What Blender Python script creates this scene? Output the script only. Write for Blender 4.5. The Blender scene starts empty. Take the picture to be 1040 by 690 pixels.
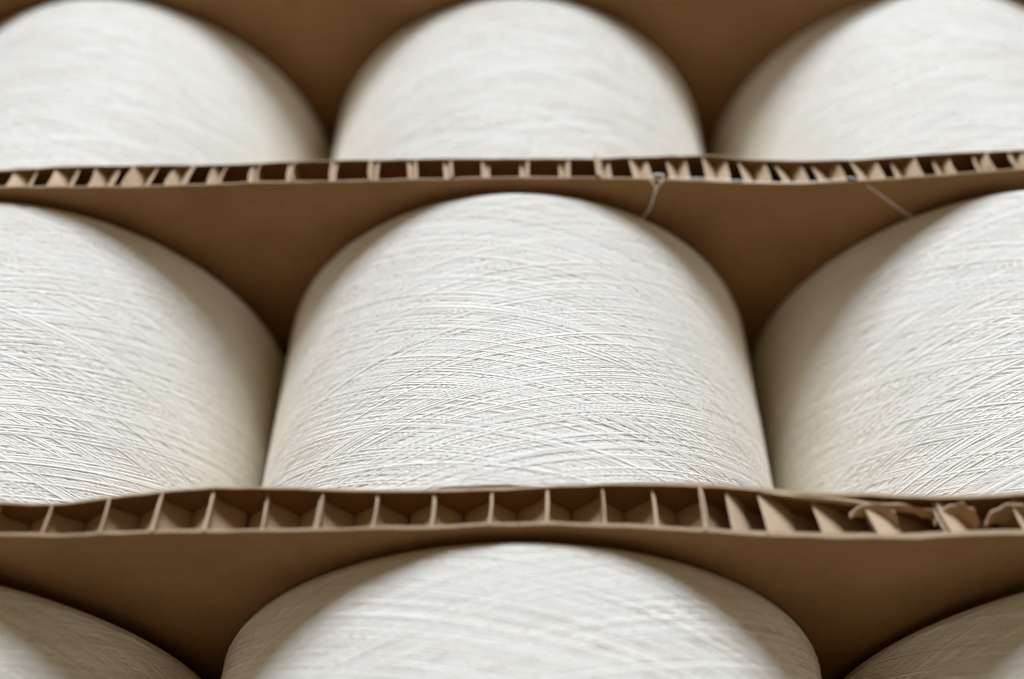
import bpy, math, random
import numpy as np
from mathutils import Vector, Matrix

R = 0.11                       # radius of a yarn cone in metres; lengths below are in units of R
rng = np.random.default_rng(7)
random.seed(7)
scn = bpy.context.scene
col = scn.collection

# ------------------------------------------------------------------ camera
H = 2.383                      # camera height above the tops of the cones
FPX, YC, XC = 1006.0, 345.0, 520.0
TH, ROLL, YAW = math.radians(47.61), math.radians(-.16), math.radians(.424)
cam_d = bpy.data.cameras.new('camera')
cam = bpy.data.objects.new('camera', cam_d)
col.objects.link(cam)
cam.location = (0, 0, H * R)
CM = Matrix.Rotation(YAW, 3, 'Z') @ Matrix.Rotation(math.pi / 2 - TH, 3, 'X') @ Matrix.Rotation(ROLL, 3, 'Z')
cam.rotation_euler = CM.to_euler()
cam_d.sensor_width = 36.0
cam_d.lens = FPX / 1040 * 36
cam_d.clip_start = 0.01
cam_d.clip_end = 50
cam_d.dof.use_dof = True
cam_d.dof.focus_distance = 3.15 * R
cam_d.dof.aperture_fstop = 2.9
scn.camera = cam

def ray(px, py):
    """direction of the photograph's sight line in the scene"""
    u, v = (px - XC) / FPX, -(py - YC) / FPX
    return np.array(CM @ Vector((u, v, -1.0)))
def at_z(px, py, z):
    d = ray(px, py); k = (z - H) / d[2]
    return np.array([0, 0, H]) + k * d
def at_y(px, py, y):
    d = ray(px, py); k = y / d[1]
    return np.array([0, 0, H]) + k * d

# ------------------------------------------------------------------ materials
def new_mat(name):
    m = bpy.data.materials.new(name); m.use_nodes = True
    nt = m.node_tree
    return m, nt, nt.nodes['Principled BSDF']
def N(nt, typ, **kw):
    n = nt.nodes.new(typ)
    for k, v in kw.items(): setattr(n, k, v)
    return n

def kraft(name, c0, c1, streak=(1, 1, 5), bump=0.5):
    m, nt, b = new_mat(name)
    tc = N(nt, 'ShaderNodeTexCoord')
    mp = N(nt, 'ShaderNodeMapping'); mp.inputs['Scale'].default_value = streak
    nt.links.new(tc.outputs['Object'], mp.inputs['Vector'])
    fib = N(nt, 'ShaderNodeTexNoise'); fib.inputs['Scale'].default_value = 420; fib.inputs['Detail'].default_value = 5; fib.inputs['Roughness'].default_value = .7
    cloud = N(nt, 'ShaderNodeTexNoise'); cloud.inputs['Scale'].default_value = 28; cloud.inputs['Detail'].default_value = 6
    nt.links.new(mp.outputs[0], fib.inputs['Vector']); nt.links.new(tc.outputs['Object'], cloud.inputs['Vector'])
    mx = N(nt, 'ShaderNodeMath', operation='MULTIPLY_ADD'); mx.inputs[1].default_value = .55
    m2 = N(nt, 'ShaderNodeMath', operation='MULTIPLY'); m2.inputs[1].default_value = .45
    nt.links.new(cloud.outputs['Fac'], m2.inputs[0]); nt.links.new(fib.outputs['Fac'], mx.inputs[0]); nt.links.new(m2.outputs[0], mx.inputs[2])
    cr = N(nt, 'ShaderNodeValToRGB')
    cr.color_ramp.elements[0].position = .36; cr.color_ramp.elements[0].color = (*c0, 1)
    cr.color_ramp.elements[1].position = .64; cr.color_ramp.elements[1].color = (*c1, 1)
    nt.links.new(mx.outputs[0], cr.inputs[0]); nt.links.new(cr.outputs[0], b.inputs['Base Color'])
    b.inputs['Roughness'].default_value = .82
    b.inputs['Specular IOR Level'].default_value = .25
    bp = N(nt, 'ShaderNodeBump'); bp.inputs['Strength'].default_value = bump; bp.inputs['Distance'].default_value = .0004
    nt.links.new(mx.outputs[0], bp.inputs['Height']); nt.links.new(bp.outputs[0], b.inputs['Normal'])
    return m
M_liner = kraft('kraft_liner', (.160, .080, .027), (.248, .132, .049))
M_core = kraft('kraft_core', (.40, .285, .17), (.55, .40, .25), (3, 3, 3))
M_edge = kraft('kraft_cut_edge', (.28, .19, .105), (.39, .275, .165))
M_floor = kraft('kraft_floor', (.33, .20, .11), (.42, .27, .16))

def yarn_mat(name, c0, c1):
    m, nt, b = new_mat(name)
    tc = N(nt, 'ShaderNodeTexCoord')
    n1 = N(nt, 'ShaderNodeTexNoise'); n1.inputs['Scale'].default_value = 60; n1.inputs['Detail'].default_value = 4
    at = N(nt, 'ShaderNodeAttribute'); at.attribute_name = 'strand'
    ad = N(nt, 'ShaderNodeMath', operation='MULTIPLY_ADD'); ad.inputs[1].default_value = .45
    nt.links.new(tc.outputs['Object'], n1.inputs['Vector'])
    nt.links.new(n1.outputs['Fac'], ad.inputs[0])
    mm = N(nt, 'ShaderNodeMath', operation='MULTIPLY'); mm.inputs[1].default_value = .55
    nt.links.new(at.outputs['Fac'], mm.inputs[0]); nt.links.new(mm.outputs[0], ad.inputs[2])
    cr = N(nt, 'ShaderNodeValToRGB')
    cr.color_ramp.elements[0].position = .15; cr.color_ramp.elements[0].color = (*c0, 1)
    cr.color_ramp.elements[1].position = .75; cr.color_ramp.elements[1].color = (*c1, 1)
    nt.links.new(ad.outputs[0], cr.inputs[0]); nt.links.new(cr.outputs[0], b.inputs['Base Color'])
    b.inputs['Roughness'].default_value = .95
    b.inputs['Specular IOR Level'].default_value = .04
    b.inputs['Sheen Weight'].default_value = .15
    b.inputs['Subsurface Weight'].default_value = .45; b.inputs['Subsurface Radius'].default_value = (1.0, 1.0, 1.0); b.inputs['Subsurface Scale'].default_value = .0007
    n2 = N(nt, 'ShaderNodeTexNoise'); n2.inputs['Scale'].default_value = 2600; n2.inputs['Detail'].default_value = 3
    nt.links.new(tc.outputs['Object'], n2.inputs['Vector'])
    bp = N(nt, 'ShaderNodeBump'); bp.inputs['Strength'].default_value = .25; bp.inputs['Distance'].default_value = .0001
    nt.links.new(n2.outputs['Fac'], bp.inputs['Height']); nt.links.new(bp.outputs[0], b.inputs['Normal'])
    return m
M_yarn = yarn_mat('ecru_yarn', (.862, .80, .665), (.892, .842, .722))

# ------------------------------------------------------------------ mesh helpers
def mesh_np(name, verts, quads, mat, smooth=True, strand=None):
    me = bpy.data.meshes.new(name)
    verts = np.asarray(verts, dtype=np.float32) * R
    quads = np.asarray(quads, dtype=np.int32)
    me.vertices.add(len(verts)); me.vertices.foreach_set('co', verts.ravel())
    me.loops.add(quads.size); me.loops.foreach_set('vertex_index', quads.ravel())
    me.polygons.add(len(quads))
    me.polygons.foreach_set('loop_start', np.arange(0, quads.size, 4, dtype=np.int32))
    me.polygons.foreach_set('use_smooth', np.full(len(quads), smooth, dtype=bool))
    me.update(calc_edges=True)
    if strand is not None:
        a = me.attributes.new('strand', 'FLOAT', 'POINT'); a.data.foreach_set('value', np.asarray(strand, dtype=np.float32))
    me.materials.append(mat)
    me.validate()
    return me
def obj(name, me, parent=None):
    o = bpy.data.objects.new(name, me); col.objects.link(o)
    if parent: o.parent = parent
    return o
def tag(o, label=None, cat=None, group=None, kind=None):
    for k, v in (('label', label), ('category', cat), ('group', group), ('kind', kind)):
        if v: o[k] = v
    return o
def tube(pts, r, sides, closed=False, rvar=None):
    """swept tube: pts (n,3), returns verts, quads"""
    pts = np.asarray(pts, float); n = len(pts)
    tan = np.gradient(pts, axis=0); tan /= np.linalg.norm(tan, axis=1)[:, None] + 1e-12
    ref = np.tile(np.array([0.31, 0.2, 0.93]), (n, 1))
    a = np.cross(tan, ref); a /= np.linalg.norm(a, axis=1)[:, None] + 1e-12
    b = np.cross(tan, a)
    ang = np.arange(sides) / sides * 2 * math.pi
    rr = np.full(n, r) if rvar is None else rvar
    v = pts[:, None, :] + rr[:, None, None] * (np.cos(ang)[None, :, None] * a[:, None, :] + np.sin(ang)[None, :, None] * b[:, None, :])
    i = np.arange(n - 1)[:, None] * sides; j = np.arange(sides)[None, :]; k = (j + 1) % sides
    q = np.stack([i + j, i + k, i + sides + k, i + sides + j], -1).reshape(-1, 4)
    return v.reshape(-1, 3), q

# ------------------------------------------------------------------ yarn cone mesh
def smooth1(a, w):
    k = np.hanning(w + 2)[1:-1]; k /= k.sum()
    return np.convolve(np.pad(a, (w, w), 'edge'), k, 'same')[w:-w]

def cone_mesh(L, r_far, r_near, seed, traverses=1420):
    """package lying along +Y from y=0 (near end) to y=L (far end), axis on the origin"""
    g = np.random.default_rng(seed)
    SEG, SIDES, tr = 84, 6, .0028
    turns = .88 + .0345 + g.normal(0, .012, traverses) + .03 * smooth1(g.normal(0, 1, traverses), 31) * 4
    slow = g.random(traverses) < .035
    turns[slow] *= g.uniform(1.25, 2.0, slow.sum())
    tb = np.concatenate([[0], np.cumsum(turns)])
    yb = np.where(np.arange(traverses + 1) % 2 == 0, 0.0, 1.0)
    yb = yb + np.where(yb > .5, -1, 1) * np.abs(g.normal(0, .006, traverses + 1)) 
    n = int(tb[-1] * SEG)
    t = np.arange(n) / SEG
    ph = t * 2 * math.pi
    yy = smooth1(np.interp(t, tb, yb), 9)
    # yarn never lies quite straight
    wob = smooth1(g.normal(0, 1, n), 55); wob /= wob.std()
    wob2 = smooth1(g.normal(0, 1, n), 13); wob2 /= wob2.std()
    edge = np.clip(np.minimum(yy, 1 - yy) / .04, 0, 1)
    y = (yy * .992 + .004) * L + (wob * .006 + wob2 * .0002) * edge
    idx = np.searchsorted(tb, t, 'right') - 1
    lay = (np.floor(np.arange(traverses + 1) / (traverses / 3 + 1)) / 2 * .6 + .4 * g.uniform(0, 1, traverses + 1))[idx.clip(0, traverses)]
    lay = smooth1(lay, 41)
    lift = smooth1(g.normal(0, 1, n), 61); lift /= lift.std()
    fr = y / L
    rad = r_near + (r_far - r_near) * fr
    shoulder = .030 * (1 - np.sqrt(np.clip(1 - (1 - np.clip(np.minimum(fr, 1 - fr) / .028, 0, 1)) ** 2, 0, 1)))
    rad = rad - .0048 + lay * .0058 + lift * .0004 - shoulder
    pts = np.stack([rad * np.sin(ph), y, rad * np.cos(ph)], 1)
    tan = np.gradient(pts, axis=0); tan /= np.linalg.norm(tan, axis=1)[:, None]
    rd = np.stack([np.sin(ph), np.zeros(n), np.cos(ph)], 1)
    b = np.cross(tan, rd); b /= np.linalg.norm(b, axis=1)[:, None]
    thick = smooth1(g.normal(0, 1, n), 9); thick /= thick.std()
    rr = tr * (1 + .16 * thick).clip(.6, 1.6)
    ang = np.arange(SIDES) / SIDES * 2 * math.pi
    v = pts[:, None, :] + rr[:, None, None] * (np.cos(ang)[None, :, None] * rd[:, None, :] + np.sin(ang)[None, :, None] * b[:, None, :])
    i = np.arange(n - 1)[:, None] * SIDES; j = np.arange(SIDES)[None, :]; k = (j + 1) % SIDES
    q = np.stack([i + j, i + k, i + SIDES + k, i + SIDES + j], -1).reshape(-1, 4)
    V = v.reshape(-1, 3)
    sv = np.repeat(g.uniform(0, 1, traverses + 1)[idx.clip(0, traverses)], SIDES)
    # the wound mass underneath
    S = 128
    prof = []
    for f in np.linspace(0, 1, 25): prof.append((f * (L - .03) + .015, (r_near + (r_far - r_near) * f) - .0050))
    prof = [(0.012, .22), (0.012, prof[0][1] - .02)] + prof + [(L - .012, prof[-1][1] - .02), (L - .012, .22)]
    prof = np.array(prof)
    a = np.arange(S) / S * 2 * math.pi
    BV = np.stack([prof[:, 1][:, None] * np.sin(a)[None], np.repeat(prof[:, 0][:, None], S, 1), prof[:, 1][:, None] * np.cos(a)[None]], -1).reshape(-1, 3)
    P = len(prof)
    i = np.arange(P)[:, None] * S; i2 = ((np.arange(P) + 1) % P)[:, None] * S
    j = np.arange(S)[None, :]; k = (j + 1) % S
    BQ = np.stack([i + j, i + k, i2 + k, i2 + j], -1).reshape(-1, 4)
    Q = np.concatenate([q, BQ + len(V)])
    sv = np.concatenate([sv, np.full(len(BV), .3)])
    V = np.concatenate([V, BV])
    return mesh_np('yarn_cone', V, Q, M_yarn, True, sv)

CL = 1.35
meshes = [cone_mesh(CL, .998, .985, 11), cone_mesh(CL, .998, .985, 23)]
AX = -1.0                  # height of the cones' axes
cones = {}
def place_cone(key, x, yfar, k, rot, label, sc=1.0, length=CL, tilt=0.0):
    o = bpy.data.objects.new('yarn_cone', meshes[k]); col.objects.link(o)
    o.location = (x * R, (yfar - length) * R, (AX + (sc - 1) * -.0) * R)
    o.rotation_mode = 'XYZ'
    o.rotation_euler = (0, math.radians(rot), math.radians(tilt))
    o.scale = (sc, length / CL, sc)
    tag(o, label, 'yarn cone', 'yarn cones packed side by side between the boards')
    cones[key] = o
    return o
place_cone('bl', -2.01, 4.39, 0, 50, 'blurred white yarn cone at the left end of the back row', length=1.365)
place_cone('bm', 0.003, 4.43, 1, 130, 'blurred white yarn cone in the middle of the back row', length=1.32, sc=.985)
place_cone('br', 2.065, 4.57, 0, 215, 'blurred white yarn cone at the right end of the back row', length=1.42)
place_cone('ml', -2.015, 2.889, 1, 20, 'white yarn cone left of the sharp central cone, right flank shaded', length=1.31)
place_cone('mm', 0.003, 2.942, 0, 0, 'whole sharp white yarn cone at the centre with a loose loop of yarn')
place_cone('mr', 2.05, 2.975, 1, 290, 'white yarn cone right of the central one, a straight loose thread at its rim', length=1.37)
place_cone('fl', -2.01, 1.390, 0, 100, 'shaded yarn cone cut off by the bottom left corner of the photo', sc=.998)
place_cone('fm', 0.017, 1.432, 1, 250, 'out of focus white yarn cone nearest the viewer, below the front board edge', sc=1.01)
place_cone('fr', 2.06, 1.405, 0, 325, 'shaded yarn cone cut off by the bottom right corner of the photo')

# ------------------------------------------------------------------ honeycomb boards
XW = 3.3
ZB = -2.0
class Curve:
    """an edge line of a sheet seen in the photograph, stood up at height z"""
    def __init__(s, px, z):
        p = np.array([at_z(a, b, z) for a, b in px]); s.x, s.y = p[:, 0], p[:, 1]
        x = np.linspace(-XW, XW, 900)
        k = np.polyfit(s.x, s.y, 1)
        y = np.interp(x, s.x, s.y)
        y = np.where(x < s.x[0], s.y[0] + (x - s.x[0]) * k[0], y); y = np.where(x > s.x[-1], s.y[-1] + (x - s.x[-1]) * k[0], y)
        s.gx, s.gy, s.k = x, smooth1(y, 25), k
    def __call__(s, x, depth=0.0, soft=.55):
        e = np.interp(x, s.gx, s.gy); m = s.k[0] * x + s.k[1]
        return m + (e - m) * np.exp(-np.asarray(depth) / soft)

def noise1(x, seed, scale):
    g = np.random.default_rng(seed); n = 4000
    v = g.normal(0, 1, n); v = smooth1(v, 5); v /= v.std()
    return np.interp((np.asarray(x) / scale + 1700) % (n - 1), np.arange(n), v)

def sheet(crv, side, t, ztop, seed, rough=.004, x0=-XW, x1=XW, zbot=ZB, burr=0.0, lip=0.0):
    """liner sheet: side=+1 thickens away from the camera, -1 towards it"""
    nx = int((x1 - x0) / .012)
    xs = np.linspace(x0, x1, nx)
    dep = np.concatenate([[0, .004, .01, .02, .04, .07, .11, .17, .25, .36, .5, .7, .95, 1.3], [ztop - zbot]])
    top = ztop + rough * noise1(xs, seed, .16) + rough * .35 * noise1(xs, seed + 1, .018)
    V = []
    for s_ in (0, 1):
        for d in dep:
            z = top - d if d < 1.9 else np.full(nx, zbot)
            y = crv(xs, d) + side * (t(xs) if callable(t) else t) * s_
            y = y + .0018 * noise1(xs + d * 3, seed + 2, .12) + .0007 * np.sin(xs / .0755 * 2 * math.pi + noise1(xs, seed + 8, .4)) * min(1, d / .1)
            if burr and d < .012: y = y + (-1 if s_ == 0 else 1) * side * burr * (1 - d / .012) * (.6 + .4 * noise1(xs, seed + 3 + s_, .03))
            if lip: y = y - lip * np.exp(-d / .03)
            V.append(np.stack([xs, y, z], 1))
    nd = len(dep); V = np.concatenate(V)
    def g(s_, d, i): return (s_ * nd + d) * nx + i
    i = np.arange(nx - 1); Q = []
    for d in range(nd - 1):
        Q.append(np.stack([g(0, d, i), g(0, d + 1, i), g(0, d + 1, i + 1), g(0, d, i + 1)], 1))
        Q.append(np.stack([g(1, d, i), g(1, d, i + 1), g(1, d + 1, i + 1), g(1, d + 1, i)], 1))
    Q.append(np.stack([g(0, 0, i), g(0, 0, i + 1), g(1, 0, i + 1), g(1, 0, i)], 1))
    Q.append(np.stack([g(0, nd - 1, i), g(1, nd - 1, i), g(1, nd - 1, i + 1), g(0, nd - 1, i + 1)], 1))
    for e in (0, nx - 1):
        for d in range(nd - 1):
            Q.append(np.array([[g(0, d, e), g(1, d, e), g(1, d + 1, e), g(0, d + 1, e)]]))
    me = mesh_np('face_sheet', V, np.concatenate(Q), M_liner, False)
    me.materials.append(M_edge); k0 = 2 * (nd - 1) * (nx - 1)
    mi = np.zeros(len(me.polygons), np.int32); mi[k0:k0 + nx - 1] = 1
    me.polygons.foreach_set('material_index', mi)
    return me

def sstep(a): a = np.clip(a, 0, 1); return a * a * (3 - 2 * a)
def Twave(u, hold, drop):
    """trapezoid +1 / -1 with rounded shoulders; u = depth into the +1 hold"""
    per = 2 * (hold + drop); u = np.mod(u, per)
    a = np.where(u < hold, 1.0, 0.0)
    s1 = (u - hold) / drop; s2 = (u - 2 * hold - drop) / drop
    f = lambda s: .55 * s + .45 * sstep(s)
    T = np.where(u < hold, 1.0, np.where(u < hold + drop, 1 - 2 * f(np.clip(s1, 0, 1)), np.where(u < 2 * hold + drop, -1.0, -1 + 2 * f(np.clip(s2, 0, 1)))))
    return T

def core(near, far, tn, tf, ztop, p, phase, lean, seed, hold=.085, drop=.075, xoff=0.0, jitter=.006, paper=.0075, crush=None, xn=.007):
    """paper ribbons running down into the board, glued to their neighbours in turn: hexagonal cells"""
    g = np.random.default_rng(seed)
    deps = np.concatenate([np.arange(0, .34, .009), np.arange(.34, ztop - ZB - .01, .028)])
    V, Q, base = [], [], 0
    nr = int(2 * XW / (p / 2))
    tops = {}
    for j in range(nr):
        xc = (j - nr // 2) * p / 2 + xoff + 0.0
        if abs(xc) > XW - .05: continue
        jp = (j - (nr // 2)) // 2 if True else 0
        dz = jitter * g.normal()
        ph = phase(xc) + .006 * noise1(xc, seed + 4, .5)
        sgn = 1 if (j - nr // 2) % 2 == 0 else -1
        T = Twave(deps + ph, hold, drop)
        x = xc + sgn * (p / 4 - paper * .52) * T
        pair = xc + sgn * p / 4
        near_amt = np.exp(-deps / .08)
        ln = lean(pair)
        xn_ = float(xn(pair)) if callable(xn) else xn
        bown = xn_ * .6 * float(noise1(pair + 7, seed + 9, .2)) + .0012 * g.normal()
        x = x - ln * .075 * near_amt + xn_ * noise1(pair + 40, seed + 5, .11) * near_amt
        x = x + .0016 * noise1(deps * 1.0 + j * 13.7, seed + 6, .06)
        zt = ztop + dz - (crush(pair) if crush else 0)
        ny = 4
        for s_ in (-1, 1):
            for a in range(ny):
                f = a / (ny - 1)
                z = zt - deps + (.004 * noise1(f + j * 5.1, seed + 7, .3)) * np.exp(-deps / .02)
                bow = math.sin(f * math.pi) * bown * np.exp(-deps / .12)
                xx = x + s_ * paper / 2 + bow + (f - .5) * xn_ * noise1(pair + 90, seed + 8, .1) * near_amt
                y0 = near(xx, deps) + (tn(xx) if callable(tn) else tn) * .5; y1 = far(xx, deps) - (tf(xx) if callable(tf) else tf) * .5
                V.append(np.stack([xx, y0 + (y1 - y0) * f, z], 1))
        nd = len(deps)
        def G(s_, a, i): return base + (s_ * ny + a) * nd + i
        i = np.arange(nd - 1)
        for a in range(ny - 1):
            Q.append(np.stack([G(0, a, i), G(0, a + 1, i), G(0, a + 1, i + 1), G(0, a, i + 1)], 1))
            Q.append(np.stack([G(1, a, i), G(1, a, i + 1), G(1, a + 1, i + 1), G(1, a + 1, i)], 1))
            Q.append(np.array([[G(0, a, 0), G(1, a, 0), G(1, a + 1, 0), G(0, a + 1, 0)]]))
        base += 2 * ny * nd
    me = mesh_np('honeycomb_core', np.concatenate(V), np.concatenate(Q), M_core, False)
    return me

def board(label, near, far, ztop, p, phase, lean, seed, tn=.009, tf=.009, **kw):
    lipn, lipf = kw.pop('lip_near', 0), kw.pop('lip_far', 0)
    burr = kw.pop('burr', .0015)
    rough = kw.pop('rough', .003)
    root = bpy.data.objects.new('honeycomb_board', None); col.objects.link(root)
    root.location = (0, float(near(0.0, 1.0)) * R, ZB * R)
    tag(root, label, 'cardboard', 'honeycomb boards standing between the rows of cones')
    inv = Matrix.Translation(root.location).inverted()
    for me in (sheet(near, +1, tn, ztop, seed, rough, burr=burr, lip=lipn), sheet(far, -1, tf, ztop + .002, seed + 50, rough, burr=burr * .7, lip=lipf),
               core(near, far, tn, tf, ztop - .006, p, phase, lean, seed + 100, **kw)):
        o = obj(me.name.split('.')[0], me, root); o.matrix_parent_inverse = inv
    return root

# board between back and middle row (dark open cells)
Z1 = .04
b1_far = Curve([(0,173),(60,169),(150,168),(230,167),(330,163),(420,162),(520,161),(600,161),(680,160),(720,159),(760,163),(800,164),(860,163),(920,159),(970,156),(1040,153)], Z1)
b1_near = Curve([(0,191),(60,191),(130,190),(200,188),(260,185),(340,184),(420,182),(500,181),(620,181),(690,182),(740,185),(800,187),(860,185),(900,182),(960,178),(1040,172)], Z1)
def xa(px, y=3.01): return float(at_y(px, 172, y)[0])
hold1, drop1 = .085, .08
g_pts = [(-50,.62),(60,.62),(200,.55),(235,.2),(330,.15),(380,.2),(560,.22),(620,.45),(690,.5),(740,.6),(880,.62),(940,.5),(985,.25),(1040,.25)]
def phase1(x):
    g = np.interp(x, [xa(a) for a, _ in g_pts], [b for _, b in g_pts])
    # start inside the rising flank, g = how far the pair is open at the cut
    return 2 * hold1 + drop1 + drop1 * (1 - g)
def lean1(x): return np.interp(x, [xa(0), xa(210), xa(260), xa(700), xa(1040)], [-.1, -.1, -.05, .15, .3])
board('upper honeycomb board with narrow open dark cells, between back and middle rows', b1_near, b1_far, Z1, .147, phase1, lean1, 300,
      hold=hold1, drop=drop1, xoff=.0, tn=.0045, tf=.004, paper=.0038, rough=.0022)

# board between middle and front row
Z2 = .04
b2_far = Curve([(0,509),(30,511),(60,510),(110,505),(160,500),(210,497),(260,497),(340,498),(400,499),(450,497),(520,496),(580,494),(640,492),(690,491),(740,494),(800,500),(850,503),(875,502),(930,505),(1000,505),(1040,501)], Z2)
b2_near = Curve([(0,543),(80,543),(95,542),(180,540),(300,539),(420,537),(560,535),(640,536),(700,539),(760,542),(860,546),(930,547),(1040,542)], Z2)
def xb(px, y=1.5): return float(at_y(px, 520, y)[0])
def phase2(x): return np.interp(x, [xb(0), xb(90), xb(200), xb(700), xb(800), xb(1040)], [.03, .035, .045, .04, .03, .05])
def lean2(x): return np.interp(x, [xb(-100), xb(90), xb(230), xb(640), xb(740), xb(775), xb(825), xb(875), xb(925), xb(970), xb(1005), xb(1040)], [-.6, -.4, 0, 0, .6, 1.3, 2.4, 2.6, 3.1, 2.2, 2.9, 2.2]) + np.clip((x - xb(800)) * 3, 0, 1) * .5 * noise1(x, 91, .03)
def crush2(x): return np.interp(x, [xb(760), xb(860), xb(930), xb(1000)], [0, .006, .02, .005])
board('lower honeycomb board with wide regular cells and a crushed torn right end', b2_near, b2_far, Z2, .1565, phase2, lean2, 500,
      xoff=.041, tn=lambda x: np.interp(x, [xb(300), xb(700), xb(800), xb(1000)], [.0065, .0075, .013, .013]), tf=lambda x: np.interp(x, [xb(600), xb(700), xb(850)], [.005, .012, .010]), paper=.0042, xn=lambda x: np.interp(x, [xb(760), xb(830), xb(900)], [.0025, .010, .020]), crush=crush2, rough=.0042, burr=.002)
b2 = [o for o in bpy.data.objects if o.name.startswith('honeycomb_board')][-1]
# torn inner ply of the rear face sheet, folded over the crushed cells
def ribbon(pts_top, t, h, foldy, name, parent):
    P = np.array([at_z(a, b, z) for a, b, z in pts_top])
    s = np.linspace(0, 1, 90); u = np.linspace(0, 1, len(P))
    C = np.stack([smooth1(np.interp(s, u, P[:, k]), 9) for k in range(3)], 1)
    n = len(s); prof = np.linspace(0, 1, 7); V = []
    for s_ in (0, 1):
        for f in prof:
            y = C[:, 1] - t * s_ + foldy * np.sin(f * 1.4) * (.5 + .5 * np.sin(s * 3.1)) + .006 * s * noise1(s * 3 + f * .4, 88, .22)
            z = C[:, 2] - h * f * np.sin(np.clip(s * 1.1, .06, 1) * math.pi * .5) + .006 * s * noise1(s * 3, 77, .12) * (f == 0) + .007 * s * noise1(s * 3 + f, 78, .06) * f
            V.append(np.stack([C[:, 0], y, z], 1))
    V = np.concatenate(V); m = len(prof); i = np.arange(n - 1); Q = []
    G = lambda s_, d, i: (s_ * m + d) * n + i
    for d in range(m - 1):
        Q.append(np.stack([G(0, d, i), G(0, d, i + 1), G(0, d + 1, i + 1), G(0, d + 1, i)], 1))
        Q.append(np.stack([G(1, d, i), G(1, d + 1, i), G(1, d + 1, i + 1), G(1, d, i + 1)], 1))
    for d in (0, m - 1): Q.append(np.stack([G(0, d, i), G(1, d, i), G(1, d, i + 1), G(0, d, i + 1)], 1))
    for e in (0, n - 1):
        for d in range(m - 1): Q.append(np.array([[G(0, d, e), G(1, d, e), G(1, d + 1, e), G(0, d + 1, e)]]))
    me = mesh_np(name, V, np.concatenate(Q), M_core, False)
    o = obj(name, me, parent); o.matrix_parent_inverse = Matrix.Translation(parent.location).inverted()
    return o
fl = ribbon([(770,498,.045),(800,502,.047),(850,506,.045),(900,511,.04),(925,514,.03),(945,518,.015),(960,525,-.01)], .006, .03, -.004, 'torn_ply', b2)
fl['label'] = 'torn inner paper ply folded over the crushed cells'
for pts in ([(862,522,.02),(872,514,.035),(884,511,.04),(898,513,.035),(908,520,.02),(912,529,.0)],
            [(948,530,.01),(955,519,.03),(966,512,.04),(978,511,.04),(988,517,.03),(994,529,.005)],
            [(1000,531,.01),(1006,520,.03),(1018,514,.038),(1032,512,.04),(1046,516,.03)]):
    ribbon(pts, .004, .075, -.02, 'torn_ply', b2)['label'] = 'small crumpled paper flap pushed up out of the cells'

# board behind the back row
b0_near = Curve([(0,-12),(520,-17),(1040,-20)], .04)
b0_far = Curve([(0,-32),(520,-37),(1040,-40)], .04)
board('plain brown board face behind the back row of cones', b0_near, b0_far, .04, .1555, lambda x: .05, lambda x: 0.0, 700)

# ------------------------------------------------------------------ base sheet the cones lie on
def slab(name, x0, x1, y0, y1, z0, z1, mat, n=40):
    xs = np.linspace(x0, x1, n); ys = np.linspace(y0, y1, n)
    X, Y = np.meshgrid(xs, ys)
    Zt = z1 + .004 * np.sin(X * 3.1 + 1) * np.sin(Y * 2.3)
    V = np.concatenate([np.stack([X, Y, Zt], -1).reshape(-1, 3), np.stack([X, Y, np.full_like(X, z0)], -1).reshape(-1, 3)])
    j, i = np.meshgrid(np.arange(n - 1), np.arange(n - 1)); a = (i * n + j).ravel()
    top = np.stack([a, a + 1, a + n + 1, a + n], 1); bot = np.stack([a, a + n, a + n + 1, a + 1], 1) + n * n
    e = np.arange(n - 1); N2 = n * n; Q = [top, bot]
    Q.append(np.stack([e, e + N2, e + 1 + N2, e + 1], 1)); b = (n - 1) * n + e
    Q.append(np.stack([b, b + 1, b + 1 + N2, b + N2], 1)); c = e * n
    Q.append(np.stack([c, c + n, c + n + N2, c + N2], 1)); d = e * n + n - 1
    Q.append(np.stack([d, d + N2, d + n + N2, d + n], 1))
    return mesh_np(name, V, np.concatenate(Q), mat, True)
fo = obj('ground', slab('ground', -4.2, 4.2, -.3, 5.2, -2.1, -2.012, M_floor))
tag(fo, kind='structure')

# ------------------------------------------------------------------ loose yarn ends
def loose(pts, r, parent, label):
    P = np.array(pts); d = np.concatenate([[0], np.cumsum(np.linalg.norm(np.diff(P, axis=0), axis=1))]); d /= d[-1]
    s = np.linspace(0, 1, 320)
    C = np.stack([smooth1(np.interp(s, d, P[:, k]), 13) for k in range(3)], 1)
    g = np.random.default_rng(len(pts)); C += np.stack([smooth1(g.normal(0, 1, 320), 11) for _ in range(3)], 1) * .0012
    # two plies twisted round each other
    Vs, Qs, base = [], [], 0
    tan = np.gradient(C, axis=0); tan /= np.linalg.norm(tan, axis=1)[:, None]
    a = np.cross(tan, [0.2, .9, .3]); a /= np.linalg.norm(a, axis=1)[:, None]; b = np.cross(tan, a)
    for k in (0, math.pi):
        th = s * 110 + k
        v, q = tube(C + r * .55 * (np.cos(th)[:, None] * a + np.sin(th)[:, None] * b), r * .62, 6)
        Vs.append(v); Qs.append(q + base); base += len(v)
    V = np.concatenate(Vs)
    me = mesh_np('loose_thread', V, np.concatenate(Qs), M_yarn, True, np.full(len(V), .8))
    o = obj('loose_thread', me, parent)
    o.matrix_parent_inverse = Matrix.LocRotScale(parent.location, parent.rotation_euler, parent.scale).inverted()
    o['label'] = label
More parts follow.
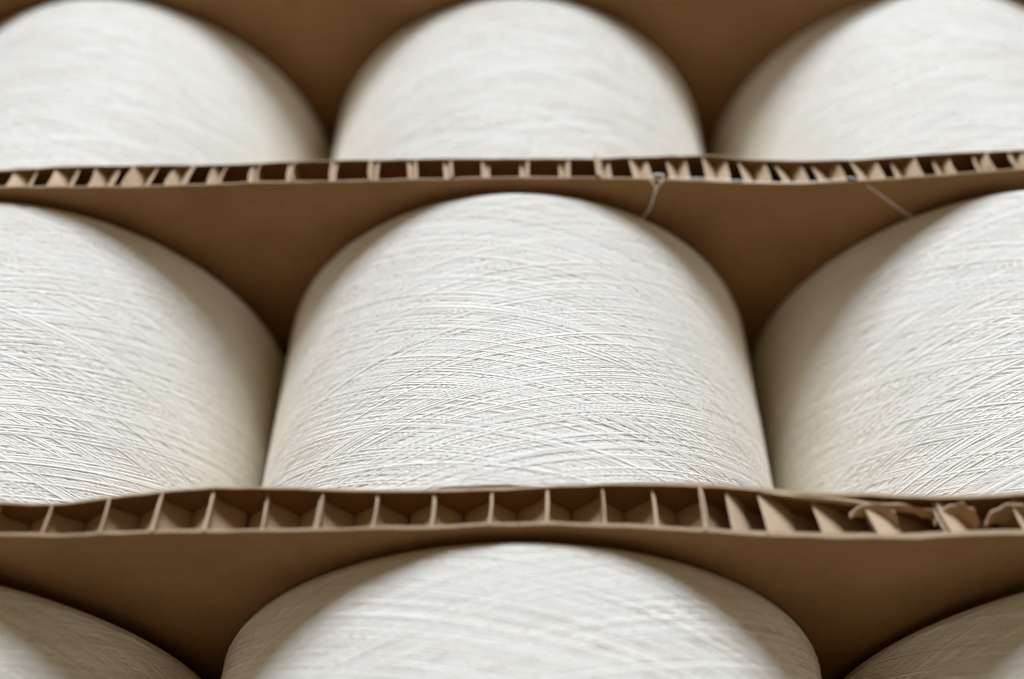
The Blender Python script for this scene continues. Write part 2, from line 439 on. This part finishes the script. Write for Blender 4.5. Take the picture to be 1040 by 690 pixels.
yb = float(b1_near(.5, 0)) - .010
loose([at_y(646,226,yb-.02), at_y(655,219,yb), at_y(660,212,yb), at_y(663,203,yb), at_y(665,194,yb), at_y(666,190,yb), at_y(663,186,yb), at_y(661,181,yb), at_y(663,178,yb+.004),
       at_y(668,177,yb+.01), at_y(674,178,yb+.004), at_y(673,183,yb), at_y(670,187,yb), at_y(667,191,yb-.004), at_y(665,197,yb-.005)], .0030, cones['mm'], 'loose loop of white yarn standing up against the board')
yb = float(b1_near(1.4, 0)) - .01
loose([at_y(928,221,yb-.03), at_y(918,216,yb-.004), at_y(905,206,yb), at_y(890,195,yb), at_y(878,187,yb), at_y(869,181,yb+.002), at_z(862,180.5,.05), at_z(845,183,.048), at_z(820,185,.047), at_z(790,185.5,.047), at_z(765,184.5,.047), at_z(740,183,.047), at_z(715,181.5,.047), at_z(690,180.5,.048), at_z(678,180,.048)], .0019, cones['mr'], 'thin loose thread hanging from the board edge and trailing along it')

# ------------------------------------------------------------------ light: one large window behind and above, dim room
w = bpy.data.worlds.new('World'); scn.world = w; w.use_nodes = True
bg = w.node_tree.nodes['Background']; bg.inputs[0].default_value = (1.0, .73, .44, 1); bg.inputs[1].default_value = .22
ld = bpy.data.lights.new('window_light', 'AREA'); ld.shape = 'RECTANGLE'
ld.size, ld.size_y = 1.7, 1.15
ld.energy = 157; ld.color = (.74, .835, 1.0)
lo = bpy.data.objects.new('window_light', ld); col.objects.link(lo)
el, az, dist = math.radians(48), math.radians(0), 2.6
tgt = Vector((0, 2.5 * R, 0))
lo.location = tgt + dist * Vector((math.sin(az) * math.cos(el), math.cos(az) * math.cos(el), math.sin(el)))
lo.rotation_euler = (tgt - lo.location).to_track_quat('-Z', 'Y').to_euler()

# ------------------------------------------------------------------ render
scn.render.engine = 'CYCLES'
scn.cycles.max_bounces = 10; scn.cycles.diffuse_bounces = 8
scn.view_settings.view_transform = 'Standard'; scn.view_settings.look = 'None'
scn.view_settings.exposure = 0; scn.view_settings.gamma = 1
